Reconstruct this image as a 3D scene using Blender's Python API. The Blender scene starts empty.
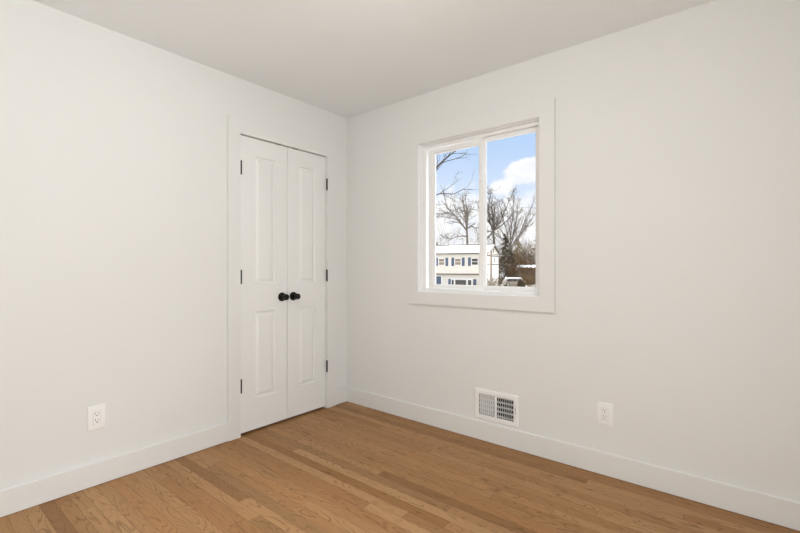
import bpy, bmesh, math, random
from mathutils import Vector, Matrix, Quaternion

random.seed(7)
C = bpy.context.scene.collection
SC = bpy.context.scene
PI = math.pi

# ------------------------------------------------------------------ camera
cam_d = bpy.data.cameras.new('camera')
cam_d.sensor_width = 36.0
cam_d.lens = 423.19 * 36.0 / 800.0
cam_d.shift_y = 1.44 / 800.0
cam_d.clip_end = 1000
cam = bpy.data.objects.new('camera', cam_d)
C.objects.link(cam)
YAW = -0.1019 + PI * 0.75
CAM = Vector((2.6644, -2.5429, 1.1488))
FW = Vector((math.cos(YAW), math.sin(YAW), 0))
RT = Vector((FW.y, -FW.x, 0))
cam.location = CAM
cam.rotation_euler = (PI / 2, 0, YAW - PI / 2)
SC.camera = cam

# ------------------------------------------------------------------ exposure
SC.view_settings.view_transform = 'Standard'
SC.view_settings.look = 'None'
SC.view_settings.exposure = 0.3
SC.view_settings.gamma = 1.0
SC.view_settings.use_curve_mapping = False

FILL_WATTS = 31.0
ADDED_LAMP_POS = (1.7, -1.72, 2.25)  # lamp added out of view
ADDED_LAMP_STRENGTH = 14.0
ADDED_LAMP_COLOR = (1.0, .985, .95)
RX, RY, H = 3.45, -3.15, 2.44                    # room extents and ceiling height
ADDED_LAMP_COLOR = (1.0, 0.955, 0.90)
SUN_STRENGTH = 0.6
SKY_STRENGTH = 0.85


# added fill light at the made-up window facing the closet, brightens the room
ad = bpy.data.lights.new('added_fill', 'AREA')
ad.shape = 'RECTANGLE'
ad.size, ad.size_y = 1.90, 1.06
ad.energy = FILL_WATTS
ad.color = (.98, 1, 1)
fill = bpy.data.objects.new('added_fill', ad)
C.objects.link(fill)
fill.location = (RX + .03, -2.45, 1.06)
fill.rotation_euler = (0, PI / 2, 0)


# ------------------------------------------------------------------ node helpers
class NT:
    def __init__(self, tree):
        self.t = tree
        self.n = tree.nodes
        self.l = tree.links

    def node(self, typ, **kw):
        n = self.n.new(typ)
        for k, v in kw.items():
            setattr(n, k, v)
        return n

    def put(self, sock, v):
        if isinstance(v, bpy.types.NodeSocket):
            self.l.new(v, sock)
        else:
            sock.default_value = v

    def math(self, op, a, b=None, c=None, clamp=False):
        n = self.node('ShaderNodeMath', operation=op)
        n.use_clamp = clamp
        self.put(n.inputs[0], a)
        if b is not None:
            self.put(n.inputs[1], b)
        if c is not None:
            self.put(n.inputs[2], c)
        return n.outputs[0]

    def vmath(self, op, a, b=None):
        n = self.node('ShaderNodeVectorMath', operation=op)
        self.put(n.inputs[0], a)
        if b is not None:
            self.put(n.inputs[1], b)
        return n.outputs['Value'] if op in ('DOT_PRODUCT', 'LENGTH', 'DISTANCE') else n.outputs[0]

    def sep(self, v):
        n = self.node('ShaderNodeSeparateXYZ')
        self.put(n.inputs[0], v)
        return n.outputs

    def comb(self, x, y, z):
        n = self.node('ShaderNodeCombineXYZ')
        for s, v in zip(n.inputs, (x, y, z)):
            self.put(s, v)
        return n.outputs[0]

    def noise(self, vec, scale=5, detail=3, rough=.55, dist=0.0):
        n = self.node('ShaderNodeTexNoise')
        self.put(n.inputs['Vector'], vec)
        n.inputs['Scale'].default_value = scale
        n.inputs['Detail'].default_value = detail
        n.inputs['Roughness'].default_value = rough
        n.inputs['Distortion'].default_value = dist
        return n.outputs['Fac']

    def white(self, vec):
        n = self.node('ShaderNodeTexWhiteNoise', noise_dimensions='3D')
        self.put(n.inputs['Vector'], vec)
        return n.outputs['Value']

    def smooth(self, v, a, b):
        n = self.node('ShaderNodeMapRange', interpolation_type='SMOOTHSTEP')
        self.put(n.inputs['Value'], v)
        n.inputs['From Min'].default_value = a
        n.inputs['From Max'].default_value = b
        return n.outputs[0]

    def mix(self, f, a, b, blend='MIX'):
        n = self.node('ShaderNodeMix', data_type='RGBA', blend_type=blend)
        self.put(n.inputs[0], f)
        for s, v in ((n.inputs[6], a), (n.inputs[7], b)):
            self.put(s, v if isinstance(v, bpy.types.NodeSocket) else (*v, 1))
        return n.outputs[2]


# ------------------------------------------------------------------ world: pale blue winter sky with clouds
w = bpy.data.worlds.new('sky')
SC.world = w
w.use_nodes = True
g = NT(w.node_tree)
bgn = w.node_tree.nodes['Background']
bgn.inputs['Strength'].default_value = SKY_STRENGTH
dirv = g.node('ShaderNodeTexCoord').outputs['Generated']
sx, sy, sz = g.sep(dirv)
n1 = g.noise(g.vmath('MULTIPLY', dirv, (1, 1, 1.7)), 7.0, 6, .58, .3)
n2 = g.noise(g.vmath('ADD', dirv, (3.1, 0.7, 1.3)), 26.0, 5, .6)
n3 = g.noise(g.vmath('ADD', dirv, (5.1, 2.7, .3)), 17.0, 5, .62)
SKY_BANKS = [  # azimuth offset from the view axis (radians, to the right), elevation, angular size, weight
    (0.285, 0.215, 0.050, .60), (0.235, 0.185, 0.030, .40), (0.31, 0.235, 0.03, .3),
    (0.20, 0.09, 0.07, .35), (0.10, 0.08, 0.08, .45), (0.30, 0.10, 0.06, .35),
]
cov = g.math('MULTIPLY', g.math('SUBTRACT', n1, .5), .8)
cov = g.math('ADD', cov, g.math('MULTIPLY', g.math('SUBTRACT', n2, .5), .55))
cov = g.math('ADD', cov, g.math('MULTIPLY', g.smooth(sz, .205, .10), .50))
cov = g.math('SUBTRACT', cov, g.math('MULTIPLY', g.smooth(sz, .15, .25), .10))
for az, el, sz_, wt in SKY_BANKS:
    a = YAW - az
    d = Vector((math.cos(el) * math.cos(a), math.cos(el) * math.sin(a), math.sin(el)))
    dv = g.vmath('MULTIPLY', g.vmath('SUBTRACT', dirv, tuple(d)), (1, 1, 1.7))
    dist = g.vmath('LENGTH', dv)
    cov = g.math('ADD', cov, g.math('MULTIPLY', g.math('MULTIPLY', g.smooth(dist, sz_ * 1.3, sz_ * .15), wt * 1.5), g.math('ADD', .25, n3)))
cl = g.smooth(cov, .06, .30)
blue = g.mix(g.smooth(sz, .04, .33), (.86, .92, 1.0), (.47, .66, .97))
white = g.mix(g.smooth(n2, .3, .65), (.90, .92, .99), (1.02, 1.02, 1.02))
skyc = g.mix(cl, blue, white)
# sky brightened ahead, above the window's view, added to light the room
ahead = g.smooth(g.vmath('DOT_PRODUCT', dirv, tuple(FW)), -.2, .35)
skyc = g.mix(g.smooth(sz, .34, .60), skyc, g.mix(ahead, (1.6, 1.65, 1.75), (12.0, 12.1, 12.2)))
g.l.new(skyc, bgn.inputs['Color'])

# ------------------------------------------------------------------ sun: low winter sun behind this house
sd = bpy.data.lights.new('sun', 'SUN')
sd.energy = SUN_STRENGTH
sd.angle = .01
sd.color = (1, .95, .86)
sun = bpy.data.objects.new('sun', sd)
C.objects.link(sun)
sun.location = (2, -20, 20)
sun.rotation_euler = Vector((-.66, .66, -.50)).to_track_quat('-Z', 'Y').to_euler()


# ------------------------------------------------------------------ materials
def mat(name, color=(.8, .8, .8), rough=.5, spec=.5, metal=0.0, bump=0.0, bscale=200.0, var=0.0, vscale=3.0):
    m = bpy.data.materials.new(name)
    m.use_nodes = True
    t = NT(m.node_tree)
    p = m.node_tree.nodes['Principled BSDF']
    p.inputs['Roughness'].default_value = rough
    p.inputs['Specular IOR Level'].default_value = spec
    p.inputs['Metallic'].default_value = metal
    co = t.node('ShaderNodeTexCoord').outputs['Object']
    if var > 0:
        nz = t.noise(co, vscale, 4, .6)
        c = t.mix(t.smooth(nz, .3, .7), [x * (1 - var) for x in color], [min(1, x * (1 + var)) for x in color])
        t.l.new(c, p.inputs['Base Color'])
    else:
        p.inputs['Base Color'].default_value = (*color, 1)
    if bump > 0:
        b = t.node('ShaderNodeBump')
        b.inputs['Strength'].default_value = bump
        b.inputs['Distance'].default_value = .002
        t.l.new(t.noise(co, bscale, 2, .5), b.inputs['Height'])
        t.l.new(b.outputs[0], p.inputs['Normal'])
    return m


M = {}
M['wall'] = mat('wall_paint', (.81, .812, .795), .65, .3, bump=.05, bscale=350)
M['ceiling'] = mat('ceiling_paint', (.90, .92, .925), .8, .2, bump=.05, bscale=350)
M['trim'] = mat('trim_paint', (.81, .812, .795), .38, .45)
M['door'] = mat('door_paint', (.86, .865, .85), .38, .45)
M['vinyl'] = mat('window_vinyl', (.93, .93, .925), .35, .5)
M['plate'] = mat('outlet_plastic', (.93, .93, .925), .3, .5)
M['gap_grey'] = mat('plastic_gap', (.42, .42, .41), .6)
M['slot'] = mat('slot_dark', (.02, .02, .02), .6)
M['black'] = mat('black_metal', (.006, .006, .006), .5, .3, bump=.1, bscale=500)
M['chrome'] = mat('brushed_metal', (.6, .6, .6), .35, .5, metal=1)
M['register'] = mat('register_enamel', (.93, .93, .92), .35, .5)
M['duct'] = mat('duct_dark', (.015, .015, .015), .8)
M['closet'] = mat('closet_paint', (.6, .58, .55), .8)
M['siding_far'] = None


FLOOR_A = (.370, .190, .080)
FLOOR_B = (.480, .280, .134)
FLOOR_RED = (.400, .186, .066)
FLOOR_DARK = (.235, .118, .046)
FLOOR_LINE = (.130, .062, .024)


def floor_mat():
    m = bpy.data.materials.new('oak_strip_floor')
    m.use_nodes = True
    t = NT(m.node_tree)
    p = m.node_tree.nodes['Principled BSDF']
    co = t.node('ShaderNodeTexCoord').outputs['Object']
    x, y, z = t.sep(co)
    PW = .0572
    yr = t.math('DIVIDE', y, PW)
    row = t.math('FLOOR', yr)
    fy = t.math('FRACT', yr)
    r1 = t.white(t.comb(row, 3.3, 0.0))
    r2 = t.white(t.comb(row, 9.1, 0.0))
    L = t.math('ADD', t.math('MULTIPLY', r2, .9), 1.1)
    xr = t.math('ADD', t.math('DIVIDE', x, L), t.math('MULTIPLY', r1, 7.0))
    # jitter joints so planks of one row differ in length
    pid = t.math('FLOOR', xr)
    fx = t.math('FRACT', xr)
    sub = 0.0
    pk = t.comb(row, t.math('ADD', t.math('MULTIPLY', pid, 2.0), sub), 1.0)
    a = t.white(pk)
    b = t.white(t.vmath('ADD', pk, (11.3, 4.7, 2.0)))
    c_ = t.white(t.vmath('ADD', pk, (2.3, 14.7, 8.0)))
    # grain coordinates, shifted per plank
    gx = t.math('ADD', x, t.math('MULTIPLY', a, 37.0))
    gy = t.math('ADD', y, t.math('MULTIPLY', b, 19.0))
    gv = t.comb(t.math('MULTIPLY', gx, 2.2), t.math('MULTIPLY', gy, 15.0), 0.0)
    warp = t.noise(gv, 1.0, 2, .35, .25)
    rings = t.math('FRACT', t.math('MULTIPLY', warp, 14.0))
    ring = t.math('ABSOLUTE', t.math('SUBTRACT', rings, .5))
    line = t.math('MULTIPLY', t.smooth(ring, .17, .03), t.math('ADD', .35, t.math('MULTIPLY', .65, t.smooth(t.noise(gv, 1.3, 2, .5), .40, .6))))
    fine = t.noise(t.comb(t.math('MULTIPLY', gx, 4.0), t.math('MULTIPLY', gy, 110.0), 0.0), 3.0, 3, .6)
    pores = t.smooth(fine, .48, .72)
    blot = t.noise(t.comb(gx, t.math('MULTIPLY', gy, 3.5), 0.0), 5.0, 4, .6, .4)
    base = t.mix(a, FLOOR_A, FLOOR_B)
    base = t.mix(t.math('MULTIPLY', t.smooth(b, .86, .93), .55), base, FLOOR_DARK)
    base = t.mix(t.math('MULTIPLY', t.smooth(c_, .6, 1.0), .45), base, FLOOR_RED)
    base = t.mix(t.math('MULTIPLY', t.smooth(blot, .56, .70), .40), base, FLOOR_DARK)
    base = t.mix(t.math('MULTIPLY', line, .50), base, FLOOR_LINE)
    base = t.mix(t.math('MULTIPLY', pores, .28), base, FLOOR_LINE)
    ey = t.math('MINIMUM', fy, t.math('SUBTRACT', 1.0, fy))
    gap_y = t.smooth(ey, .022, .008)
    ex1 = t.math('MINIMUM', fx, t.math('SUBTRACT', 1.0, fx))
    ex = t.math('MULTIPLY', ex1, L)
    gap_x = t.smooth(ex, .0016, .0006)
    gap = t.math('MAXIMUM', gap_y, gap_x)
    base = t.mix(t.math('MULTIPLY', gap, .55), base, (.09, .045, .02))
    t.l.new(base, p.inputs['Base Color'])
    p.inputs['Roughness'].default_value = .42
    t.put(p.inputs['Roughness'], t.math('ADD', .40, t.math('MULTIPLY', fine, .14)))
    p.inputs['Specular IOR Level'].default_value = .12
    bm_ = t.node('ShaderNodeBump')
    bm_.inputs['Strength'].default_value = .25
    bm_.inputs['Distance'].default_value = .001
    t.put(bm_.inputs['Height'], t.math('SUBTRACT', t.math('MULTIPLY', fine, .25), gap))
    t.l.new(bm_.outputs[0], p.inputs['Normal'])
    return m


M['floor'] = floor_mat()


def glass_mat(name):
    m = bpy.data.materials.new(name)
    m.use_nodes = True
    t = NT(m.node_tree)
    t.n.remove(t.n['Principled BSDF'])
    out = t.n['Material Output']
    tr = t.node('ShaderNodeBsdfTransparent')
    tr.inputs[0].default_value = (.985, .99, .99, 1)
    gl = t.node('ShaderNodeBsdfGlossy')
    gl.inputs['Roughness'].default_value = .02
    fr = t.node('ShaderNodeFresnel')
    fr.inputs[0].default_value = 1.3
    mx = t.node('ShaderNodeMixShader')
    t.l.new(fr.outputs[0], mx.inputs[0])
    t.l.new(tr.outputs[0], mx.inputs[1])
    t.l.new(gl.outputs[0], mx.inputs[2])
    t.l.new(mx.outputs[0], out.inputs[0])
    return m


M['glass'] = glass_mat('window_glass')


def emit_mat(name, color, st):
    m = bpy.data.materials.new(name)
    m.use_nodes = True
    p = m.node_tree.nodes['Principled BSDF']
    p.inputs['Base Color'].default_value = (.9, .9, .88, 1)
    p.inputs['Emission Color'].default_value = (*color, 1)
    p.inputs['Emission Strength'].default_value = st
    return m


M['added_lamp_glass'] = emit_mat('added_lamp_opal', ADDED_LAMP_COLOR, ADDED_LAMP_STRENGTH)


# exterior
def siding_mat():
    m = bpy.data.materials.new('clapboard_siding')
    m.use_nodes = True
    t = NT(m.node_tree)
    p = m.node_tree.nodes['Principled BSDF']
    z = t.sep(t.node('ShaderNodeTexCoord').outputs['Object'])[2]
    f = t.math('FRACT', t.math('DIVIDE', z, .2))
    c = t.mix(t.smooth(f, .0, .10), (.40, .375, .33), (.70, .67, .60))
    t.l.new(c, p.inputs['Base Color'])
    p.inputs['Roughness'].default_value = .7
    return m


def snow_ground_mat():
    m = bpy.data.materials.new('patchy_snow')
    m.use_nodes = True
    t = NT(m.node_tree)
    p = m.node_tree.nodes['Principled BSDF']
    co = t.node('ShaderNodeTexCoord').outputs['Object']
    a = t.noise(co, .25, 5, .62)
    b = t.noise(co, 2.5, 4, .6)
    dirt = t.mix(t.smooth(b, .35, .65), (.10, .065, .035), (.22, .16, .09))
    c = t.mix(t.smooth(a, .48, .56), dirt, (.82, .83, .86))
    t.l.new(c, p.inputs['Base Color'])
    p.inputs['Roughness'].default_value = .9
    return m


M['siding'] = siding_mat()
M['snow_ground'] = snow_ground_mat()
M['snow'] = mat('snow', (.88, .88, .90), .8, .3, var=.05, vscale=2)
M['shingle'] = mat('roof_shingle', (.12, .10, .085), .85, var=.3, vscale=6)
M['fascia'] = mat('brown_fascia', (.13, .10, .07), .7)
M['white_trim'] = mat('white_house_trim', (.82, .81, .79), .6)
M['shutter'] = mat('blue_shutter', (.065, .095, .155), .6)
M['house_glass'] = mat('house_window_glass', (.05, .045, .04), .2)
M['blind'] = mat('window_blind', (.24, .20, .14), .5)
M['bark'] = mat('grey_bark', (.13, .105, .085), .9, .2, var=.35, vscale=4)
M['bark_dark'] = mat('dark_bark', (.075, .058, .045), .9, .2, var=.35, vscale=4)
M['bark_tan'] = mat('tan_bark', (.125, .078, .030), .9, .2, var=.3, vscale=4)
M['bark_red'] = mat('red_brown_twigs', (.070, .037, .012), .9, .2, var=.3, vscale=4)
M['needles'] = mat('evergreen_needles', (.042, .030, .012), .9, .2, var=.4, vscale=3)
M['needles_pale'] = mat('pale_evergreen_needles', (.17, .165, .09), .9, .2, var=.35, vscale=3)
M['car_paint'] = mat('tan_car_paint', (.30, .27, .23), .35, .5)
M['rubber'] = mat('rubber', (.018, .017, .016), .8)
M['pole_wood'] = mat('weathered_pole_wood', (.22, .18, .14), .9, var=.3, vscale=5)
M['cable'] = mat('cable_black', (.02, .02, .02), .7)


# ------------------------------------------------------------------ mesh helpers
class MB:
    def __init__(self):
        self.b = bmesh.new()

    def box(self, x0, x1, y0, y1, z0, z1, bev=0.0, seg=2, edges=None):
        vs = [self.b.verts.new((x, y, z)) for x in (x0, x1) for y in (y0, y1) for z in (z0, z1)]
        q = [(0, 1, 3, 2), (4, 6, 7, 5), (0, 4, 5, 1), (2, 3, 7, 6), (0, 2, 6, 4), (1, 5, 7, 3)]
        fs = [self.b.faces.new([vs[i] for i in f]) for f in q]
        if bev > 0:
            es = list({e for f in fs for e in f.edges})
            if edges:
                es = [e for e in es if edges(*(v.co for v in e.verts))]
            bmesh.ops.bevel(self.b, geom=es, offset=bev, segments=seg, affect='EDGES', profile=.5)
        return self

    def quad(self, *pts):
        self.b.faces.new([self.b.verts.new(p) for p in pts])
        return self

    def prism(self, prof, p0, p1):
        """profile points (3-D, at p0) extruded by p1-p0"""
        d = Vector(p1) - Vector(p0)
        a = [self.b.verts.new(Vector(p)) for p in prof]
        b = [self.b.verts.new(Vector(p) + d) for p in prof]
        n = len(a)
        for i in range(n):
            self.b.faces.new((a[i], a[(i + 1) % n], b[(i + 1) % n], b[i]))
        self.b.faces.new(list(reversed(a)))
        self.b.faces.new(b)
        return self

    def lathe(self, prof, n=32, mtx=None):
        """profile [(r, h)] spun about +Z, then transformed"""
        mtx = mtx or Matrix()
        rings = []
        for r, h in prof:
            if r < 1e-6:
                rings.append([self.b.verts.new(mtx @ Vector((0, 0, h)))])
            else:
                rings.append([self.b.verts.new(mtx @ Vector((r * math.cos(2 * PI * i / n), r * math.sin(2 * PI * i / n), h))) for i in range(n)])
        for A, B in zip(rings, rings[1:]):
            if len(A) == 1 and len(B) == 1:
                continue
            for i in range(n):
                j = (i + 1) % n
                if len(A) == 1:
                    self.b.faces.new((A[0], B[j], B[i]))
                elif len(B) == 1:
                    self.b.faces.new((A[i], A[j], B[0]))
                else:
                    self.b.faces.new((A[i], A[j], B[j], B[i]))
        return self

    def tube(self, pts, rads, n=6):
        pts = [Vector(p) for p in pts]
        prev = None
        rings = []
        up = Vector((.13, .27, .95)).normalized()
        for i, p in enumerate(pts):
            d = (pts[min(i + 1, len(pts) - 1)] - pts[max(i - 1, 0)]).normalized()
            s = d.cross(up)
            if s.length < .05:
                s = d.cross(Vector((1, 0, 0)))
            s.normalize()
            t = d.cross(s)
            rings.append([self.b.verts.new(p + (s * math.cos(2 * PI * k / n) + t * math.sin(2 * PI * k / n)) * rads[i]) for k in range(n)])
        for A, B in zip(rings, rings[1:]):
            for k in range(n):
                self.b.faces.new((A[k], A[(k + 1) % n], B[(k + 1) % n], B[k]))
        self.b.faces.new(list(reversed(rings[0])))
        self.b.faces.new(rings[-1])
        return self

    def build(self, name, material, parent=None, smooth=False, origin=None, recalc=True):
        if recalc:
            bmesh.ops.recalc_face_normals(self.b, faces=self.b.faces)
        me = bpy.data.meshes.new(name)
        if origin is not None:
            bmesh.ops.translate(self.b, verts=self.b.verts, vec=-Vector(origin))
        self.b.to_mesh(me)
        self.b.free()
        me.materials.append(M[material] if isinstance(material, str) else material)
        if smooth:
            for p in me.polygons:
                p.use_smooth = True
            try:
                me.set_sharp_from_angle(angle=math.radians(38))
            except Exception:
                pass
        o = bpy.data.objects.new(name, me)
        C.objects.link(o)
        if origin is not None:
            o.location = origin
        if parent is not None:
            o.parent = parent
            bpy.context.view_layer.update()
        return o


def tag(o, label=None, cat=None, group=None, kind=None):
    if label:
        o['label'] = label
    if cat:
        o['category'] = cat
    if group:
        o['group'] = group
    if kind:
        o['kind'] = kind
    return o


def struct(o, label, cat):
    return tag(o, label, cat, None, 'structure')


def empty(name, loc=(0, 0, 0), rz=0):
    o = bpy.data.objects.new(name, None)
    o.empty_display_size = .1
    C.objects.link(o)
    o.location = loc
    o.rotation_euler = (0, 0, rz)
    return o


def holed_wall(mb, axis, a0, a1, z0, z1, t0, t1, holes):
    """wall slab along x (axis 'x') or y with rectangular holes (a0,a1,z0,z1)"""
    As = sorted({a0, a1, *[h[0] for h in holes], *[h[1] for h in holes]})
    Zs = sorted({z0, z1, *[h[2] for h in holes], *[h[3] for h in holes]})
    b = mb.b

    def P(a, t, z):
        return (a, t, z) if axis == 'x' else (t, a, z)

    def solid(i, j):
        if not (0 <= i < len(As) - 1 and 0 <= j < len(Zs) - 1):
            return False
        ca, cz = (As[i] + As[i + 1]) / 2, (Zs[j] + Zs[j + 1]) / 2
        return not any(h[0] < ca < h[1] and h[2] < cz < h[3] for h in holes)

    cache = {}

    def V(a, t, z):
        k = (a, t, z)
        if k not in cache:
            cache[k] = b.verts.new(P(*k))
        return cache[k]
    for i in range(len(As) - 1):
        for j in range(len(Zs) - 1):
            if not solid(i, j):
                continue
            A0, A1, Z0, Z1 = As[i], As[i + 1], Zs[j], Zs[j + 1]
            for t in (t0, t1):
                b.faces.new((V(A0, t, Z0), V(A1, t, Z0), V(A1, t, Z1), V(A0, t, Z1)))
            if not solid(i - 1, j):
                b.faces.new((V(A0, t0, Z0), V(A0, t1, Z0), V(A0, t1, Z1), V(A0, t0, Z1)))
            if not solid(i + 1, j):
                b.faces.new((V(A1, t0, Z0), V(A1, t1, Z0), V(A1, t1, Z1), V(A1, t0, Z1)))
            if not solid(i, j - 1):
                b.faces.new((V(A0, t0, Z0), V(A1, t0, Z0), V(A1, t1, Z0), V(A0, t1, Z0)))
            if not solid(i, j + 1):
                b.faces.new((V(A0, t0, Z1), V(A1, t0, Z1), V(A1, t1, Z1), V(A0, t1, Z1)))
    return mb


# ------------------------------------------------------------------ room shell
DY0, DY1, DZ = -1.0005, -.2345, 2.066            # closet opening
WX0, WX1, WZ0, WZ1 = .768, 1.704, .963, 2.075    # window rough opening
VX0, VX1, VZ0, VZ1 = 1.272, 1.537, .160, .322    # duct opening

struct(MB().box(-.80, RX + .15, RY - .15, .16, -.15, 0).build('floor', 'floor'),
       'oak strip floor of narrow brown planks running along the window wall', 'floor')
struct(MB().box(-.80, RX + .15, RY - .15, .16, H, H + .3).build('ceiling', 'ceiling'),
       'plain white flat ceiling above both walls', 'ceiling')
struct(holed_wall(MB(), 'y', RY - .15, .0, 0, H, -.115, 0, [(DY0, DY1, 0, DZ)]).build('wall_left', 'wall'),
       'white painted wall holding the closet doors', 'wall')
struct(holed_wall(MB(), 'x', -.80, RX + .15, 0, H, 0, .15,
                  [(WX0, WX1, WZ0, WZ1), (VX0, VX1, VZ0, VZ1)]).build('wall_right', 'wall'),
       'white painted wall holding the sliding window', 'wall')
struct(MB().box(0, RX + .15, RY - .15, RY, 0, H).build('wall_rear', 'wall'), 'white wall behind the viewer opposite the window', 'wall')
struct(holed_wall(MB(), 'y', RY, 0, 0, H, RX, RX + .15, [(-3.02, -1.88, .07, 2.05)]).build('wall_near', 'wall'), 'white wall facing the closet doors', 'wall')
cb = MB().box(-.80, -.70, -1.3, 0, 0, H).box(-.70, -.115, -1.3, -1.2, 0, H)
struct(cb.build('wall_closet', 'closet'), 'closet interior wall behind the double doors', 'wall')

# baseboards: flat stock with an eased top edge
def topedge(a, b):
    return a.z > .12 and b.z > .12
BH, BT = .128, .0155
CY0, CY1 = -1.091, -.1415                        # outer edges of the closet casing
struct(MB().box(0, BT, RY, CY0, .0035, BH, .0065, 2, topedge).build('baseboard_left', 'trim'),
       'white flat baseboard along the closet wall', 'baseboard')
struct(MB().box(0, BT, CY1, 0, .0035, BH, .0065, 2, topedge).build('baseboard_corner', 'trim'),
       'short white baseboard between closet casing and room corner', 'baseboard')
struct(MB().box(BT, RX, -BT, 0, .0035, BH, .0065, 2, topedge).build('baseboard_right', 'trim'),
       'white flat baseboard along the window wall under the register', 'baseboard')

# closet casing and jamb
CT = .02
def fr(a, b):
    return a.x > CT - 1e-4 and b.x > CT - 1e-4
mb = MB()
ya, yb, zt, zi = CY0, CY1, 2.158, 2.0605
yi0, yi1 = -1.0025, -.2325
prof = [(ya, .001), (ya, zt), (yb, zt), (yb, .001), (yi1, .001), (yi1, zi), (yi0, zi), (yi0, .001)]
fv = [mb.b.verts.new((CT, y, z)) for y, z in prof]
bv = [mb.b.verts.new((0.0, y, z)) for y, z in prof]
for idx in ((0, 1, 6, 7), (1, 2, 5, 6), (2, 3, 4, 5)):
    mb.b.faces.new([fv[i] for i in idx])
    mb.b.faces.new([bv[i] for i in idx])
for i in range(8):
    mb.b.faces.new((fv[i], fv[(i + 1) % 8], bv[(i + 1) % 8], bv[i]))
bmesh.ops.recalc_face_normals(mb.b, faces=mb.b.faces)
bmesh.ops.bevel(mb.b, geom=[e for e in mb.b.edges if fr(*(v.co for v in e.verts)) and len(e.link_faces) == 2 and
                            abs(e.link_faces[0].normal.dot(e.link_faces[1].normal)) < .5], offset=.002, segments=2, affect='EDGES')
struct(mb.build('trim_1', 'trim'), 'white flat casing framing the closet doors', 'door casing')
jm = MB().box(-.115, -.0005, DY0, -.9995, .001, 2.0615).box(-.115, -.0005, -.2355, DY1, .001, 2.0615)
jm.box(-.115, -.0005, DY0, DY1, 2.0615, DZ)
jm.box(-.085, -.040, -.9995, -.985, .001, 2.0615).box(-.085, -.040, -.25, -.2355, .001, 2.0615).box(-.085, -.040, -.985, -.25, 2.045, 2.0615)
struct(jm.build('trim_3', 'trim'), 'white door jamb lining the closet opening', 'door jamb')

# ------------------------------------------------------------------ closet doors
def panel_leaf(name, y0, y1, parts):
    """two raised panels moulded into a leaf; face at x = -.002"""
    z0, z1 = .0175, 2.0555
    xf, xb = -.002, -.037
    mb = MB()
    b = mb.b
    py0, py1 = parts
    ys = [y0, py0, py1, y1]
    zs = [z0, .235, .840, 1.038, 1.934, z1]
    vc = {}

    def V(x, y, z):
        k = (round(x, 5), round(y, 5), round(z, 5))
        if k not in vc:
            vc[k] = b.verts.new((x, y, z))
        return vc[k]
    for i in range(3):
        for j in range(5):
            if i == 1 and j in (1, 3):
                steps = [(0, 0), (.0045, -.0105), (.012, -.0105), (.0335, -.0015)]
                A, B, Z0, Z1 = ys[1], ys[2], zs[j], zs[j + 1]
                rects = []
                for off, dx in steps:
                    rects.append([V(xf + dx, A + off, Z0 + off), V(xf + dx, B - off, Z0 + off),
                                  V(xf + dx, B - off, Z1 - off), V(xf + dx, A + off, Z1 - off)])
                for r0, r1 in zip(rects, rects[1:]):
                    for k in range(4):
                        b.faces.new((r0[k], r0[(k + 1) % 4], r1[(k + 1) % 4], r1[k]))
                b.faces.new(rects[-1])
            else:
                b.faces.new((V(xf, ys[i], zs[j]), V(xf, ys[i + 1], zs[j]), V(xf, ys[i + 1], zs[j + 1]), V(xf, ys[i], zs[j + 1])))
    # sides and back
    back = [b.verts.new((xb, y, z)) for y, z in ((y0, z0), (y1, z0), (y1, z1), (y0, z1))]
    b.faces.new(back)
    for i in range(3):
        b.faces.new((V(xf, ys[i], z0), V(xf, ys[i + 1], z0), *( [back[1], back[0]] if False else [b.verts.new((xb, ys[i + 1], z0)), b.verts.new((xb, ys[i], z0))])))
        b.faces.new((V(xf, ys[i], z1), V(xf, ys[i + 1], z1), b.verts.new((xb, ys[i + 1], z1)), b.verts.new((xb, ys[i], z1))))
    for j in range(5):
        for y in (y0, y1):
            b.faces.new((V(xf, y, zs[j]), V(xf, y, zs[j + 1]), b.verts.new((xb, y, zs[j + 1])), b.verts.new((xb, y, zs[j]))))
    bmesh.ops.remove_doubles(b, verts=b.verts, dist=1e-5)
    return mb.build(name, 'door')


RX90 = Matrix.Rotation(PI / 2, 4, 'Y')           # lathe axis +Z -> +X


def door_hardware(door, hinge_y, ky, catch_y):
    for zc in (.345, 1.088, 1.832):
        hb = MB()
        n = 5
        for k in range(n):                       # five knuckles and two button tips
            a, c = zc - .0455 + k * .0182, zc - .0455 + (k + 1) * .0182
            hb.lathe([(0, a), (.0058, a), (.0064, a + .001), (.0064, c - .0012), (.0058, c - .0002), (0, c - .0002)], 14, Matrix.Translation((.0145, hinge_y, 0)))
        hb.lathe([(0, zc + .0455), (.005, zc + .0455), (.0035, zc + .0490), (0, zc + .0497)], 12, Matrix.Translation((.0145, hinge_y, 0)))
        hb.lathe([(0, zc - .0497), (.0035, zc - .0490), (.005, zc - .0455), (0, zc - .0455)], 12, Matrix.Translation((.0145, hinge_y, 0)))
        hb.build('hinge', 'black', door, True)
    T = Matrix.Translation((-.002, ky, .934)) @ RX90
    kb = MB().lathe([(0, .016), (.0085, .016), (.0085, .026), (.012, .030), (.0185, .034), (.0215, .041), (.0225, .050),
                     (.0222, .058), (.0205, .0635), (.016, .066), (.0, .0665)], 36, T)
    k = kb.build('knob', 'black', door, True)
    MB().lathe([(0, .0), (.0325, .0), (.0325, .005), (.030, .0085), (.014, .0095), (.012, .017), (0, .017)], 36, T).build('rosette', 'black', k, True)
    MB().box(-.033, -.004, catch_y - .026, catch_y + .026, 2.0552, 2.0610, .001, 1).build('ball_catch', 'black', door)


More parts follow.
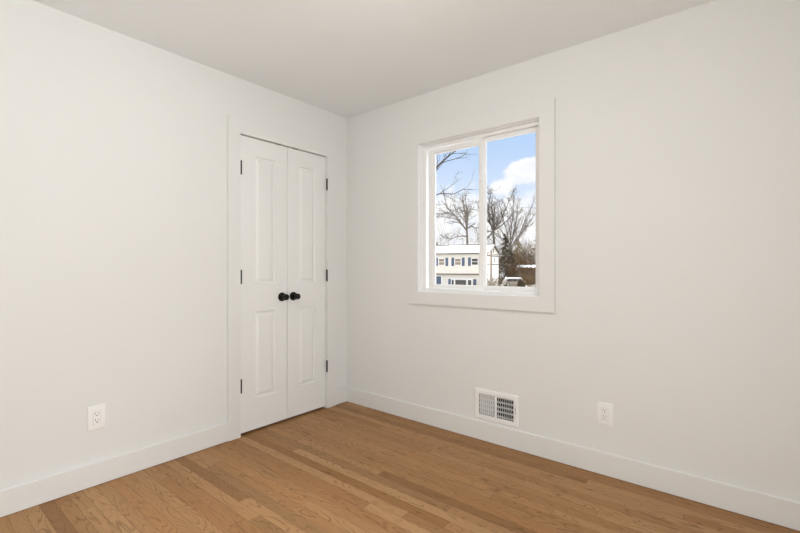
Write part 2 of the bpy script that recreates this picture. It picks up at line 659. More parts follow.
d1 = panel_leaf('door_1', -.9965, -.6120, (-.8825, -.7165))
struct(d1, 'closet door leaf farther from the room corner, black knob', 'door')
door_hardware(d1, -.9975, -.660, -.694)
d2 = panel_leaf('door_2', -.6085, -.2390, (-.5045, -.345))
struct(d2, 'closet door leaf nearer to the room corner, black knob', 'door')
door_hardware(d2, -.2355, -.5575, -.538)

# ------------------------------------------------------------------ window
def rect_ring(mb, o, i, y0, y1):
    """frame between outer rect o and inner rect i (x0,x1,z0,z1), from y0 to y1"""
    b = mb.b

    def loop(r, y):
        return [b.verts.new(p) for p in ((r[0], y, r[2]), (r[1], y, r[2]), (r[1], y, r[3]), (r[0], y, r[3]))]
    of, inf, ob, ib = loop(o, y0), loop(i, y0), loop(o, y1), loop(i, y1)
    for k in range(4):
        j = (k + 1) % 4
        b.faces.new((of[k], of[j], inf[j], inf[k]))
        b.faces.new((ob[k], ob[j], ib[j], ib[k]))
        b.faces.new((of[k], of[j], ob[j], ob[k]))
        b.faces.new((inf[k], inf[j], ib[j], ib[k]))
    return mb


def ring_bevel(mb, off=.0015):
    bmesh.ops.recalc_face_normals(mb.b, faces=mb.b.faces)
    es = [e for e in mb.b.edges if len(e.link_faces) == 2 and abs(e.link_faces[0].normal.dot(e.link_faces[1].normal)) < .5]
    bmesh.ops.bevel(mb.b, geom=es, offset=off, segments=2, affect='EDGES')
    return mb


cas = rect_ring(MB(), (.689, 1.789, .8805, 2.163), (.7755, 1.6965, .9705, 2.0680), -.020, 0)
struct(ring_bevel(cas, .002).build('trim_2', 'trim'), 'white flat picture-frame casing around the window', 'window casing')

wf = MB()
rect_ring(wf, (WX0, WX1, WZ0, WZ1), (.7785, 1.6935, .9735, 2.0650), -.0125, .012)      # return lining
rect_ring(wf, (WX0, WX1, WZ0, WZ1), (.7835, 1.6885, .9785, 2.0600), .012, .042)
rect_ring(wf, (WX0, WX1, WZ0, WZ1), (.812, 1.668, 1.000, 2.040), .042, .095)           # track
wf.box(1.268, 1.290, .080, .0905, .999, 2.041)                                          # fixed meeting rail
frame = ring_bevel(wf, .0015).build('window_1', 'vinyl')
struct(frame, 'white vinyl sliding window with two panes looking out on snow', 'window')
# fixed lite on the right, held by a slim stop
fx = rect_ring(MB(), (1.278, 1.668, 1.000, 2.040), (1.2915, 1.640, 1.0265, 2.0125), .070, .089)
fxo = ring_bevel(fx, .0012).build('glazing_stop', 'vinyl', frame)
MB().box(1.291, 1.642, .083, .087, 1.024, 2.015).build('glass_pane', 'glass', fxo)
# sliding sash on the left
sr = rect_ring(MB(), (.828, 1.286, 1.002, 2.030), (.871, 1.258, 1.022, 2.002), .046, .078)
sash = ring_bevel(sr, .0015).build('sash', 'vinyl', frame)
bd = rect_ring(MB(), (.870, 1.259, 1.021, 2.003), (.8815, 1.249, 1.0285, 1.993), .054, .074)
ring_bevel(bd, .001).build('glazing_bead', 'vinyl', sash)
MB().box(.880, 1.2505, .0625, .0665, 1.027, 1.9945).build('glass_pane', 'glass', sash)
la = MB().box(1.262, 1.278, .030, .046, 1.745, 1.795, .003, 2).box(1.258, 1.282, .041, .0465, 1.735, 1.805, .002, 1)
la.build('latch', 'vinyl', sash)

w2 = ring_bevel(rect_ring(MB(), (-3.02, -1.88, .07, 2.05), (-2.98, -1.92, .11, 2.01), .07, .12))  # window made up out of view to hold the fill light
bmesh.ops.transform(w2.b, matrix=Matrix(((0, 1, 0, RX), (1, 0, 0, 0), (0, 0, 1, 0), (0, 0, 0, 1))), verts=w2.b.verts)
w2o = w2.build('added_window', 'vinyl')
struct(w2o, 'added unseen tall window for fill light in the wall facing the closet doors', 'window')
MB().box(RX + .090, RX + .094, -2.982, -1.918, .108, 2.012).build('glass_pane', 'glass', w2o)

# ------------------------------------------------------------------ supply register
rg = empty('wall_register', (1.4045, 0, .241))
tag(rg, 'white metal heating register set in the wall above the baseboard', 'vent')


def loc(o, p):
    o.parent = p
    o.matrix_parent_inverse = Matrix.Translation(-Vector(p.location))
    return o


vx0, vx1, vz0, vz1 = 1.252, 1.557, .141, .341
oz0, oz1 = .172, .311
ol0, ol1, or0, or1 = 1.284, 1.399, 1.413, 1.530
fp = holed_wall(MB(), 'x', vx0 + .006, vx1 - .006, vz0 + .006, vz1 - .006, -.008, -.0055, [(ol0, ol1, oz0, oz1), (or0, or1, oz0, oz1), (1.5395, 1.5425, .215, .275)])
# sloped rim
r0 = [(vx0, 0), (vx1, 0)]
b = fp.b
o_ = [b.verts.new(p) for p in ((vx0, -.0005, vz0), (vx1, -.0005, vz0), (vx1, -.0005, vz1), (vx0, -.0005, vz1))]
m_ = [b.verts.new(p) for p in ((vx0 + .001, -.005, vz0 + .001), (vx1 - .001, -.005, vz0 + .001), (vx1 - .001, -.005, vz1 - .001), (vx0 + .001, -.005, vz1 - .001))]
i_ = [b.verts.new(p) for p in ((vx0 + .006, -.008, vz0 + .006), (vx1 - .006, -.008, vz0 + .006), (vx1 - .006, -.008, vz1 - .006), (vx0 + .006, -.008, vz1 - .006))]
for A, B in ((o_, m_), (m_, i_)):
    for k in range(4):
        b.faces.new((A[k], A[(k + 1) % 4], B[(k + 1) % 4], B[k]))
bmesh.ops.remove_doubles(b, verts=b.verts, dist=1e-5)
loc(fp.build('faceplate', 'register'), rg)
for (a0, a1, tilt) in ((ol0, ol1, 17), (or0, or1, -36)):
    lv = MB()
    n = 8
    p = (a1 - a0) / n
    for k in range(n):
        cx = a0 + (k + .5) * p
        ang = math.radians(tilt)
        dx, dy = math.sin(ang) * .0075, math.cos(ang) * .0075
        nx, ny = math.cos(ang) * .0007, -math.sin(ang) * .0007
        lv.prism([(cx - dx - nx, .0005 - dy - ny, oz0), (cx - dx + nx, .0005 - dy + ny, oz0),
                  (cx + dx + nx, .0005 + dy + ny, oz0), (cx + dx - nx, .0005 + dy - ny, oz0)], (0, 0, oz0), (0, 0, oz1))
    loc(lv.build('louver_bank', 'register'), rg)
dm = MB()
for k in range(5):
    zc = oz0 + .004 + k * .031
    dm.box(VX0 + .004, VX1 - .004, .011, .026, zc - .0035, zc + .0035)
loc(dm.build('damper', 'register'), rg)
dk = MB()
dk.box(VX0 + .0005, VX1 - .0005, .055, .149, VZ0 + .0005, VZ1 - .0005)
for q in ((VX0 + .0003, VX0 + .0013, VZ0 + .0005, VZ1 - .0005), (VX1 - .0013, VX1 - .0003, VZ0 + .0005, VZ1 - .0005),
          (VX0 + .0013, VX1 - .0013, VZ0 + .0003, VZ0 + .0013), (VX0 + .0013, VX1 - .0013, VZ1 - .0013, VZ1 - .0003)):
    dk.box(q[0], q[1], .0005, .055, q[2], q[3])
loc(dk.build('duct_boot', 'duct'), rg)
lvr = MB().box(1.5398, 1.5422, -.0135, .004, .222, .262, .0008, 1)
tag(loc(lvr.build('damper_lever', 'chrome'), rg), 'slim grey damper lever')
for sx_ in (1.2615, 1.5475):
    loc(MB().lathe([(0, 0), (.0034, 0), (.0030, .0012), (0, .0016)], 14, Matrix.Translation((sx_, -.008, .241)) @ Matrix.Rotation(PI / 2, 4, 'X')).build('screw', 'register', None, True), rg)


# ------------------------------------------------------------------ duplex outlets (decorator style)
def outlet(label, locn, rz):
    """plate in the local XZ plane facing -Y"""
    r = empty('electrical_outlet', locn, rz)
    tag(r, label, 'outlet', 'white wall outlets')
    pw, ph = .040, .0625
    pl = MB()
    pl.box(-pw, pw, -.0065, -.0003, -ph, ph, .0035, 3, lambda a, b_: a.y < -.006 and b_.y < -.006)
    pl.build('cover_plate', 'plate', r, True)
    rc = MB()
    rc.box(-.0165, .0165, -.0085, -.0062, -.0335, .0335, .0012, 2, lambda a, b_: a.y < -.008 and b_.y < -.008)
    rec = rc.build('receptacle', 'plate', r)
    gp = rect_ring(MB(), (-.0174, .0174, -.0344, .0344), (-.0165, .0165, -.0335, .0335), -.0067, -.0062)
    gp.build('reveal_gap', 'gap_grey', r)
    sl = MB()
    for zc in (.0185, -.0150):
        sl.box(-.0078, -.0056, -.00875, -.0084, zc - .001, zc + .0085)
        sl.box(.0056, .0076, -.00875, -.0084, zc, zc + .0080)
        sl.lathe([(0, 0), (.0029, 0), (.0029, .0003), (0, .0003)], 16, Matrix.Translation((0, -.0084, zc - .0075)) @ Matrix.Rotation(PI / 2, 4, 'X'))
    sl.build('socket_slots', 'slot', rec)
    for zc in (.052, -.052):
        MB().lathe([(0, 0), (.0030, 0), (.0026, .0008), (0, .001)], 14, Matrix.Translation((0, -.0065, zc)) @ Matrix.Rotation(PI / 2, 4, 'X')).build('screw', 'plate', r, True)
    return r


outlet('white duplex outlet on the wall beside the closet doors', (0, -1.819, .357), PI / 2)
outlet('white duplex outlet on the window wall beside the register', (2.0625, 0, .339), 0)

# ------------------------------------------------------------------ added ceiling lamp, unseen above the frame, for light from overhead
lp = empty('added_ceiling_light', ADDED_LAMP_POS)
tag(lp, 'added unseen white globe light hanging from the ceiling to light the room', 'added light')
gl_ = []
for i in range(17):
    th = PI * i / 16
    gl_.append((.13 * math.sin(th) if 0 < i < 16 else 0, -.13 * math.cos(th)))
MB().lathe(gl_, 40).build('globe', 'added_lamp_glass', lp, True)
MB().lathe([(0, H - ADDED_LAMP_POS[2] - .001), (.075, H - ADDED_LAMP_POS[2] - .001), (.075, H - ADDED_LAMP_POS[2] - .018), (.03, H - ADDED_LAMP_POS[2] - .03), (.012, .17),
            (.045, .145), (.05, .118), (0, .118)], 32).build('canopy', 'trim', lp, True)

# ================================================================== outdoors
# winter yard across the street; X metres to the right of the view axis, D metres out
GROUND0 = CAM.copy()


def E(X, D, z):
    v = GROUND0 + FW * D + RT * X
    return Vector((v.x, v.y, z))


def sstep(a, b, x):
    t = max(0, min(1, (x - a) / (b - a)))
    return t * t * (3 - 2 * t)


def gz(X, D):
    return -2.3 + .10 * math.sin(X * .37 + D * .21) + .07 * math.sin(X * .9 - D * .13)


tb = MB()
NX, ND = 60, 60
vv = []
for i in range(NX + 1):
    row_ = []
    for j in range(ND + 1):
        X = -70 + 160 * i / NX
        D = 5 + 165 * (j / ND) ** 1.2
        row_.append(tb.b.verts.new(E(X, D, gz(X, D))))
    vv.append(row_)
for i in range(NX):
    for j in range(ND):
        tb.b.faces.new((vv[i][j], vv[i + 1][j], vv[i + 1][j + 1], vv[i][j + 1]))
struct(tb.build('ground', 'snow_ground', None, True), 'snow patched winter yard outside the window', 'ground')

# ---------------------------------------------------------------- white colonial house
HA = math.radians(26)
HC = E(14.0, 68.0, 0)
HDIR = (-RT * math.cos(HA) + FW * math.sin(HA))     # along the front, away from the gable corner
HBACK = (RT * math.sin(HA) + FW * math.cos(HA))     # front to back
house = empty('house', E(14.0, 68.0, -2.75), 0)
house.rotation_euler = (0, 0, math.atan2(HDIR.y, HDIR.x))
# in house space: +x along the front, -y to the back (right-handed), z up from -2.75
tag(house, 'white two-storey house with snowy roof and blue shutters', 'house')
HL, HD = 19.0, 8.0
Z0 = -2.75


def hz(z):
    return z - Z0


eave, ridge, over = hz(3.62), hz(4.92), hz(.09)
wl = MB()
# lower storey, upper storey (overhangs .3 m), gable
wl.box(.0, HL, -HD, -.30, -.8, over)
wl.box(.0, HL, -HD, 0, over, eave)
wl.prism([(0, 0, eave), (0, -HD, eave), (0, -HD / 2, ridge - .08)], (0, 0, 0), (HL, 0, 0))
wl.build('wall', 'siding', house)
rf = MB()
OV = .35
for s in (0, 1):
    y0 = .30 if s == 0 else -HD - .30
    slope = (ridge - eave) / (HD / 2)
    ze = eave - .30 * slope
    ym = -HD / 2
    rf.prism([(-OV, y0, ze), (-OV, y0, ze + .10), (-OV, ym, ridge + .10), (-OV, ym, ridge)], (-OV, 0, 0), (HL + OV, 0, 0))
roof = rf.build('roof', 'shingle', house)
sn = MB()
sn.prism([(-OV + .1, .26, eave - .30 * slope + .10), (-OV + .1, .26, eave - .30 * slope + .15), (-OV + .1, -HD / 2 + .1, ridge + .14), (-OV + .1, -HD / 2 + .1, ridge + .06)], (-OV + .1, 0, 0), (HL + OV - .1, 0, 0))
sn.build('snow_cover', 'snow', roof)
MB().box(-OV, HL + OV, -HD / 2 - .12, -HD / 2 + .10, ridge + .12, ridge + .31).build('ridge_cap', 'fascia', roof)
MB().box(-.3, HL + .3, .28, .40, eave - .30 * slope - .10, eave - .30 * slope + .09).build('gutter', 'fascia', house)
MB().box(-.02, HL + .02, -.30, .04, over - .06, over + .12).build('overhang_trim', 'fascia', house)
gt = MB()
for zz in (hz(1.66), hz(3.04)):
    gt.box(-.03, 0, -HD, 0, zz, zz + .11)
gt.build('gable_band', 'fascia', house)
MB().box(-.05, .0, -4.35, -3.75, hz(3.7), hz(4.4)).build('attic_vent', 'fascia', house)
gw = MB().box(-.05, .0, -5.3, -4.6, hz(1.95), hz(3.0)).build('window', 'white_trim', house)
MB().box(-.06, -.045, -5.2, -4.7, hz(2.05), hz(2.9)).build('pane', 'house_glass', gw)


def house_window(x, z0, z1, wd, glassmat, shutters=True, y=0.0, mull=True):
    f = MB()
    f.box(x - wd / 2 - .09, x + wd / 2 + .09, y, y + .05, z0 - .09, z1 + .09)
    fo = f.build('window', 'white_trim', house)
    MB().box(x - wd / 2, x + wd / 2, y + .03, y + .065, z0, z1).build('pane', glassmat, fo)
    if mull:
        MB().box(x - wd / 2, x + wd / 2, y + .05, y + .08, (z0 + z1) / 2 - .04, (z0 + z1) / 2 + .04).build('meeting_rail', 'white_trim', fo)
    if shutters:
        for s in (-1, 1):
            a = x + s * .905
            sb = MB()
            sb.box(a - .235, a + .235, y, y + .045, z0 - .2, z1 + .2)
            for k in range(8):
                zz = z0 + (k + .3) * (z1 - z0) / 8
                sb.box(a - .18, a + .18, y + .045, y + .06, zz, zz + .08)
            sb.build('shutter', 'shutter', house)


for k, x in enumerate((2.02, 4.88, 7.74, 10.6, 13.46, 16.3)):
    house_window(x, hz(1.67), hz(2.66), .97, 'blind' if k % 3 else 'house_glass')
# bow window and lower openings
bw = MB().box(2.42, 6.08, -.30, .12, hz(-3.2), hz(-.62)).build('bow_window', 'white_trim', house)
for a, c in ((2.58, 3.14), (3.44, 5.31), (5.58, 5.94)):
    MB().box(a, c, .10, .14, hz(-2.4), hz(-.82)).build('pane', 'house_glass', bw)
for a in (2.10, 6.42):
    MB().box(a - .24, a + .24, -.30, -.24, hz(-2.4), hz(-.70)).build('shutter', 'shutter', house)
ent = MB().box(7.92, 8.85, -.30, -.22, hz(-2.75), hz(-.28)).build('front_door', 'shutter', house)
MB().box(7.78, 7.92, -.30, -.18, hz(-2.75), hz(-.15)).box(8.85, 9.0, -.30, -.18, hz(-2.75), hz(-.15)).box(7.78, 9.0, -.30, -.18, hz(-.28), hz(-.15)).build('door_surround', 'white_trim', ent)

# ---------------------------------------------------------------- utility pole and cables
def P3(X, D, z):
    return E(X, D, z)


pole = empty('utility_pole', E(11.85, 55, gz(11.85, 55) - .1))
tag(pole, 'weathered wooden utility pole in front of the house gable', 'utility pole')
MB().tube([(0, 0, 0), (0, 0, 3.0), (0, 0, 5.9)], [.14, .13, .11], 12).build('post', 'pole_wood', pole, True)
MB().box(-.9, .9, -.07, .07, 5.2, 5.34).build('crossarm', 'pole_wood', pole)
pz = pole.location.z


def cable(name, a, b_, sag, r, label):
    pts = []
    for i in range(25):
        t_ = i / 24
        p_ = a.lerp(b_, t_)
        p_.z -= sag * 4 * t_ * (1 - t_)
        pts.append(p_)
    o = MB().tube(pts, [r] * 25, 6).build(name, 'cable', None, True)
    return tag(o, label, 'cable', 'cables over the yard')


cable('power_cable', E(11.85, 54.7, 2.66), E(38, 46, 2.75), .12, .022, 'upper black cable running from the utility pole past the evergreen')
cable('power_cable', E(11.85, 54.7, 1.62), E(38, 46, 1.62), .10, .026, 'lower black cable running from the utility pole above the car')
cable('power_cable', E(24.2, 92, 14.5), E(31, 78, 12.6), .3, .024, 'high thin cable crossing the sky beside the many-stemmed bare tree')


# ---------------------------------------------------------------- trees
def rand_perp(d):
    v = Vector((random.uniform(-1, 1), random.uniform(-1, 1), random.uniform(-1, 1)))
    v = v - d * v.dot(d)
    return v.normalized() if v.length > .01 else Vector((1, 0, 0))


def grow(mb, p, d, length, r, level, maxlevel, spread, up, kids, n=5, rmin=.008):
    """one branch with children along it"""
    seg = 4 if level < 2 else 3
    pts, rads = [p.copy()], [r]
    q = p.copy()
    dd = d.copy()
    for s in range(seg):
        dd = (dd + rand_perp(dd) * (.16 + .05 * level) + Vector((0, 0, up))).normalized()
        q = q + dd * (length / seg)
        pts.append(q.copy())
        rads.append(max(rmin, r * (1 - .62 * (s + 1) / seg)))
    mb.tube(pts, rads, max(3, n - level))
    if level >= maxlevel:
        return
    for k in range(kids[min(level, len(kids) - 1)]):
        t_ = random.uniform(.25, 1.0)
        i = min(seg - 1, int(t_ * seg))
        f = t_ * seg - i
        b0 = pts[i].lerp(pts[i + 1], min(1, f))
        dloc = (pts[i + 1] - pts[i]).normalized()
        cd = (dloc + rand_perp(dloc) * spread * random.uniform(.6, 1.3)).normalized()
        rr = (rads[i] * (1 - f) + rads[i + 1] * f) * .62
        grow(mb, b0, cd, length * random.uniform(.45, .68), max(rmin, rr), level + 1, maxlevel, spread, up, kids, n, rmin)


def limb_tree(name, base, trunk, limbs, material, label, r0, seed, maxlevel=3, kids=(5, 4, 3), spread=.75, up=.05, rmin=.014, group='bare trees outside'):
    """trunk: list of offsets from base; limbs: list of (polyline offsets, start radius)"""
    random.seed(seed)
    root = empty(name, base)
    tag(root, label, 'tree', group)
    tk = MB()
    n_ = len(trunk)
    tk.tube(trunk, [r0 * (1 - .45 * i / max(1, n_ - 1)) for i in range(n_)], 9)
    tk.build('trunk', material, root, True)
    bb_ = MB()
    for poly, r in limbs:
        poly = [Vector(p) for p in poly]
        m = len(poly)
        rads = [max(rmin, r * (1 - .75 * i / (m - 1))) for i in range(m)]
        bb_.tube(poly, rads, 6)
        total = sum((poly[i + 1] - poly[i]).length for i in range(m - 1))
        for i in range(m - 1):
            sl_ = (poly[i + 1] - poly[i]).length
            for k in range(max(1, int(round(kids[0] * sl_ / total * 2)))):
                t_ = random.random()
                dloc = (poly[i + 1] - poly[i]).normalized()
                cd = (dloc + rand_perp(dloc) * spread * random.uniform(.5, 1.2)).normalized()
                grow(bb_, poly[i].lerp(poly[i + 1], t_), cd, total * random.uniform(.2, .4) * (1 - .3 * i / m), max(rmin, rads[i] * .5), 1, maxlevel, spread, up, kids, 5, rmin)
    bb_.build('branches', material, root, False)
    return root


def TP(X0, D0, z0):
    """returns f(X, z, dD) giving offsets from the tree base"""
    base = E(X0, D0, z0)

    def f(X, z, dD=0.0):
        return E(X, D0 + dD, z) - base
    return base, f


# bare tree behind the house ridge
D_ = 84.0
k_ = D_ / 423.19
def px(u, v, dD=0.0, D=None):
    """metres from the view axis for an image pixel at the given depth"""
    kk = (D or D_) / 423.19
    return ((u - 400) * kk, 1.1488 - (v - 267.94) * kk, dD)


base, f = TP(67.4 * k_, D_, -2.0)
def L_(*pts):
    return [f(*px(*p)) for p in pts]
limb_tree('bare_tree', base, L_((467.2, 283), (467.6, 255), (467.2, 240), (466.8, 229)),
          [(L_((466.8, 229), (467.6, 218, .5), (467.5, 207, 1), (466, 196, 1.5)), .20),
           (L_((466.8, 229), (465, 219, -.5), (463, 208, -1.5), (461, 199, -2)), .15),
           (L_((467, 231), (460, 223, -1), (453, 216, -2), (445, 208, -2.5), (440, 203, -3)), .17),
           (L_((454, 216.5, -2), (446, 214.5, -3), (438, 216, -4), (428, 217, -5)), .11),
           (L_((466, 236), (459, 236, 1), (452, 238.5, 2), (444, 236.5, 3)), .12),
           (L_((467.5, 228), (472, 225.5, .5), (477, 228, 1), (483, 225, 2)), .13),
           (L_((467.5, 222), (470, 212, 2), (473, 204, 3)), .10),
           (L_((467, 224), (462, 215, 2), (457, 206, 3), (455, 201, 4)), .10)],
          'bark', 'bare grey tree rising behind the snowy roof in the left pane', .30, 11, 3, (5, 4, 3), .75, .06, .016)

D_ = 82.0
k_ = D_ / 423.19
base, f = TP(93.5 * k_, D_, -1.6)
limb_tree('bare_tree', base, L_((493.5, 283), (494, 255), (494, 240), (493, 231)),
          [(L_((493, 231), (489, 221, -.5), (487.5, 210, -1), (488, 199, -1.5)), .17),
           (L_((493, 231), (494, 218, 1), (493, 206, 1.5), (495, 197, 2)), .16),
           (L_((493.5, 230), (499, 222, -1), (503, 211, -2), (506, 202, -2.5)), .15),
           (L_((494, 230), (503, 225, 1), (512, 217, 2), (519, 208, 3)), .14),
           (L_((493, 231), (488, 236, -2), (484, 240, -3), (478, 244, -4)), .19),
           (L_((492.5, 228), (485, 214, 1), (479, 205, 1.5)), .12),
           (L_((493.5, 226), (498, 212, 3), (499, 201, 4)), .12)],
          'bark_dark', 'bare dark tree with a low crooked limb beside the utility pole', .30, 23, 3, (6, 4, 3), .7, .06, .016)

D_ = 92.0
k_ = D_ / 423.19
base, f = TP(110 * k_, D_, -1.2)
limb_tree('bare_tree', base, L_((510, 280), (510, 262), (510.5, 246)),
          [(L_((510, 250), (507, 232), (504, 217, 1), (501, 205, 1)), .15),
           (L_((510, 247), (511, 230), (512, 214, -1), (512, 201, -1)), .17),
           (L_((510.5, 247), (515, 232, 1), (518, 217, 1), (520, 204, 2)), .15),
           (L_((510.5, 248), (519, 233, -1), (524, 218, -2), (528, 207, -3)), .14),
           (L_((511, 250), (520, 236), (529, 222), (536, 213)), .12),
           (L_((510, 250), (503, 238, 2), (498, 225, 3)), .12)],
          'bark', 'bare many-stemmed tree fanning above the evergreen', .34, 31, 3, (6, 4, 3), .55, .08, .016)

# near tree whose boughs reach across the left pane
D_ = 15.0
k_ = D_ / 423.19
base, f = TP(-1.2, D_, -2.6)
def N_(*pts):
    return [f(*px(*p, D=15.0)) for p in pts]
limb_tree('bare_tree', base, [Vector((0, 0, 0)), f(-1.15, 0.0), f(-1.05, 2.2), f(-.9, 4.6), f(-.8, 6.2)],
          [([f(-1.0, 3.2), *N_((400, 196, .2), (420, 184, .3), (434, 169, .3), (442, 161, .2), (450, 154.5, .1), (458, 149, 0))], .062),
           (N_((437, 166.5, .3), (438.5, 158, .4), (438.5, 152, .5)), .016),
           (N_((443, 160, .2), (446, 154, .2), (448, 147, .3)), .014),
           ([f(-1.05, 2.6), *N_((405, 205, -.3), (425, 199, -.4), (440, 196, -.5), (452, 196.5, -.5), (461, 192, -.5), (470, 193, -.6))], .028),
           ([f(-1.1, 1.9), *N_((405, 219, .6), (425, 217, .7), (440, 214, .8), (452, 214.5, .9))], .024),
           ([f(-.9, 4.6), f(-1.8, 5.6, .5), f(-2.6, 7.0, .8)], .06),
           ([f(-.85, 5.0), f(-.2, 6.4, -.6), f(.3, 7.6, -.9)], .06)],
          'bark_dark', 'near bare tree sending boughs across the top of the left pane', .17, 5, 3, (2, 2, 1), .5, .02, .004)


# evergreens
def evergreen(base, h, r, seed, material, label, lean=0):
    random.seed(seed)
    root = empty('evergreen_tree', base)
    tag(root, label, 'tree', 'evergreens outside')
    MB().tube([(0, 0, 0), (0, 0, h * .5), (0, 0, h * .98)], [.16, .10, .02], 8).build('trunk', 'bark_dark', root, True)
    fb = MB()
    for k in range(46):                      # whorled drooping boughs with gaps between them
        t_ = (k + random.random()) / 46
        z = h * (.04 + .95 * t_)
        a = random.uniform(0, 2 * PI)
        R_ = r * (1 - t_) ** .75 * random.uniform(.45, 1.2) + .12
        for i in range(22):
            q = random.random() ** .7
            aa = a + random.gauss(0, .30)
            p = Vector((R_ * q * math.cos(aa), R_ * q * math.sin(aa), z - .25 * R_ * q * q + random.gauss(0, .16)))
            d = Vector((math.cos(aa) + random.gauss(0, .4), math.sin(aa) + random.gauss(0, .4), random.uniform(-.6, .7))).normalized()
            L = random.uniform(.2, .5)
            fb.tube([p - d * L * .6, p, p + d * L], [.015, random.uniform(.035, .09), .008], 4)
    fb.build('foliage', material, root)
    return root


def ground_at(X, D):
    return E(X, D, gz(X, D) - .05)


evergreen(ground_at(21.6, 87), 10.2, 1.7, 3, 'needles', 'tall dark evergreen just past the house gable')
evergreen(ground_at(24.1, 92), 8.0, 1.4, 4, 'needles', 'shorter dark evergreen between tall evergreen and the thicket')
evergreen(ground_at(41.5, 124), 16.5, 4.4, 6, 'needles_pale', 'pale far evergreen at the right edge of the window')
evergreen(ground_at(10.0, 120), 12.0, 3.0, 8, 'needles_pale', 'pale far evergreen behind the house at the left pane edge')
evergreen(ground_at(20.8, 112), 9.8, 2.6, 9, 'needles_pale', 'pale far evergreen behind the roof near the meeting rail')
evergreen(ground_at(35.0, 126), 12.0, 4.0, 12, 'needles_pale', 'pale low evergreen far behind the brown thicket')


# thickets of brown stems
def thicket(base, h, r, n, seed, material, label, name='bare_shrub'):
    random.seed(seed)
    sb = MB()
    for i in range(n):
        a = random.uniform(0, 2 * PI)
        q = r * math.sqrt(random.random())
        p = Vector((q * math.cos(a), q * math.sin(a), 0))
        d = Vector((random.uniform(-.3, .3), random.uniform(-.3, .3), 1)).normalized()
        grow(sb, p, d, h * random.uniform(.6, 1.0), .03, 1, 3, .55, .05, (4, 4, 3), 5, .012)
    o = sb.build(name, material)
    o.location = base
    return tag(o, label, 'shrub', 'bare brown shrubs outside')


TH = [
    (22.3, 95, 6.6, 1.7, 30, 'bark_red', 'dark brown thicket rising beside the house gable'),
    (24.6, 97, 6.8, 1.8, 30, 'bark_red', 'dark brown thicket behind the two evergreens'),
    (26.6, 96, 6.8, 1.9, 30, 'bark_red', 'brown thicket next past the evergreens above the shed'),
    (28.6, 97, 7.2, 1.9, 30, 'bark_tan', 'tan thicket second past the evergreens above the shed'),
    (30.8, 98, 7.6, 2.0, 30, 'bark_red', 'brown thicket nearest the right window edge'),
    (27.4, 106, 8.4, 2.3, 26, 'bark_tan', 'tan taller thicket in the back row next to the evergreens'),
    (31.8, 108, 9.2, 2.4, 28, 'bark_tan', 'tan taller thicket in the back row at the right'),
    (22.6, 83, 4.3, 1.3, 30, 'bark_red', 'low brown thicket between the parked car and the shed'),
    (25.3, 81, 4.5, 1.7, 34, 'bark_red', 'low tan thicket before the shed at the right'),
    (22.4, 73, 2.2, 1.3, 30, 'bark_tan', 'low brown bush right of the round dark bush'),
    (10.2, 116, 12.0, 2.2, 16, 'bark_tan', 'tall tan thicket far behind the house at the left pane edge'),
    (20.6, 117, 10.5, 2.0, 14, 'bark_tan', 'tall tan thicket far behind the roof left of the meeting rail'),
    (25.6, 119, 12.5, 2.4, 16, 'bark_tan', 'tall tan thicket far behind the house gable'),
    (14.9, 66, 1.5, .8, 18, 'bark_red', 'low brown bush at the foot of the house gable'),
    (13.3, 63, 1.35, .6, 14, 'bark_tan', 'low tan bush by the house corner beside the pole'),
]
for i, (X, D, h_, r_, n_, m_, lb) in enumerate(TH):
    thicket(ground_at(X, D), h_, r_, n_, 40 + i, m_, lb)

# round clipped evergreen bush in front of the car
random.seed(77)
rb_ = MB()
for i in range(420):
    v = Vector((random.gauss(0, 1), random.gauss(0, 1), random.gauss(0, 1))).normalized()
    p = Vector((v.x * .6, v.y * .6, .74 + v.z * .68)) * random.uniform(.8, 1.0)
    sd_ = v.cross(Vector((.2, .3, 1))).normalized()
    rb_.tube([p - v * .18, p, p + v * .10], [.03, .09, .01], 4)
rbo = rb_.build('round_bush', 'needles')
rbo.location = ground_at(20.0, 70)
tag(rbo, 'small round dark bush standing before the parked car', 'bush')

# shed with a snowy roof behind the car
sh = empty('shed', ground_at(26.9, 88.8), YAW - PI / 2 + .12)
tag(sh, 'low brown shed with snow on its roof before the thicket', 'shed')
MB().box(-1.9, 1.9, -1.2, 1.2, 0, 3.7).build('wall', 'fascia', sh)
MB().prism([(-2.1, -1.5, 3.62), (-2.1, 0, 4.15), (-2.1, 1.5, 3.62)], (-2.1, 0, 0), (2.1, 0, 0)).build('roof', 'snow', sh)

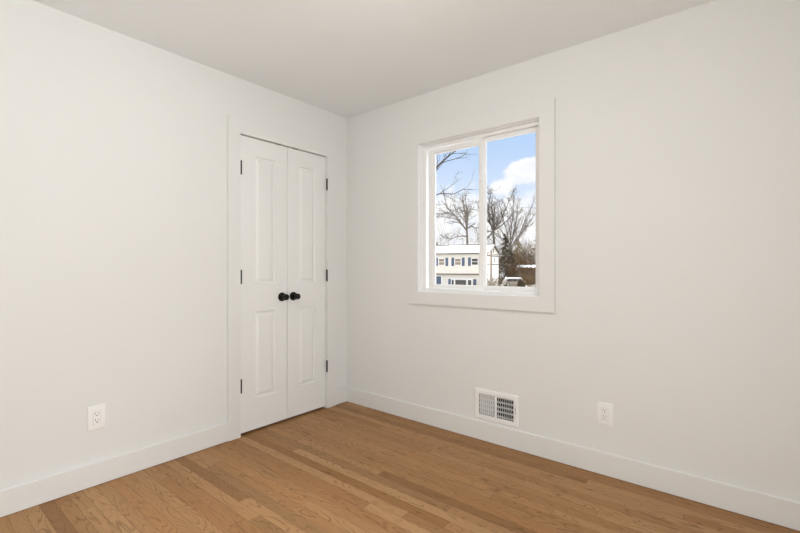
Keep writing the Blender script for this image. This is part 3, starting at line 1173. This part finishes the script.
# ---------------------------------------------------------------- parked car under snow
car = empty('car', E(21.5, 80, gz(21.5, 80) - .02), YAW - PI / 2 + math.radians(4))
tag(car, 'tan parked car with snow lying on its roof', 'car')
# local: -x is the nose (seen to the left), y across, z up
side = [(-2.0, .30), (-2.04, .72), (-1.86, .92), (-1.62, 1.40), (-1.3, 1.50), (1.1, 1.50), (1.45, 1.38), (1.62, .95), (2.15, .85), (2.2, .5), (2.12, .30)]
cbm = MB()
cbm.prism([(x, -.86, z) for x, z in side], (0, -.86, 0), (0, .86, 0))
bmesh.ops.bevel(cbm.b, geom=list(cbm.b.edges), offset=.07, segments=3, affect='EDGES')
cbm.build('body', 'car_paint', car, True)
for y in (-.867, .867):
    for q in ([(-1.62, .94), (-1.42, 1.38), (-.62, 1.42), (-.62, .94)], [(-.54, .94), (-.54, 1.42), (.32, 1.42), (.32, .94)], [(.40, .94), (.40, 1.42), (1.12, 1.40), (1.46, .96)]):
        MB().prism([(x_, y - .006, z_) for x_, z_ in q], (0, y - .006, 0), (0, y + .006, 0)).build('side_window', 'house_glass', car)
snw = MB()
snw.prism([(-1.55, -.74, 1.47), (1.35, -.74, 1.47), (1.2, -.74, 1.66), (-1.4, -.74, 1.66)], (0, -.74, 0), (0, .74, 0))
snw.prism([(1.66, -.72, .94), (2.1, -.72, .86), (2.05, -.72, .98), (1.7, -.72, 1.04)], (0, -.72, 0), (0, .72, 0))
snw.build('snow_cover', 'snow', car)
for (x, y) in ((-1.4, -.80), (1.4, -.80), (-1.4, .80), (1.4, .80)):
    Tm = Matrix.Translation((x, y, .34)) @ Matrix.Rotation(PI / 2, 4, 'X')
    wh = MB().lathe([(0, -.11), (.25, -.11), (.34, -.09), (.355, 0), (.34, .09), (.25, .11), (0, .11)], 28, Tm).build('wheel', 'rubber', car, True)
    MB().lathe([(0, -.12), (.2, -.118), (.21, -.10), (.21, .10), (.2, .118), (0, .12)], 20, Tm).build('hubcap', 'chrome', wh, True)
for y in (-.62, .62):
    MB().box(2.12, 2.2, y - .16, y + .16, .58, .70, .02, 2).build('headlight', 'plate', car)
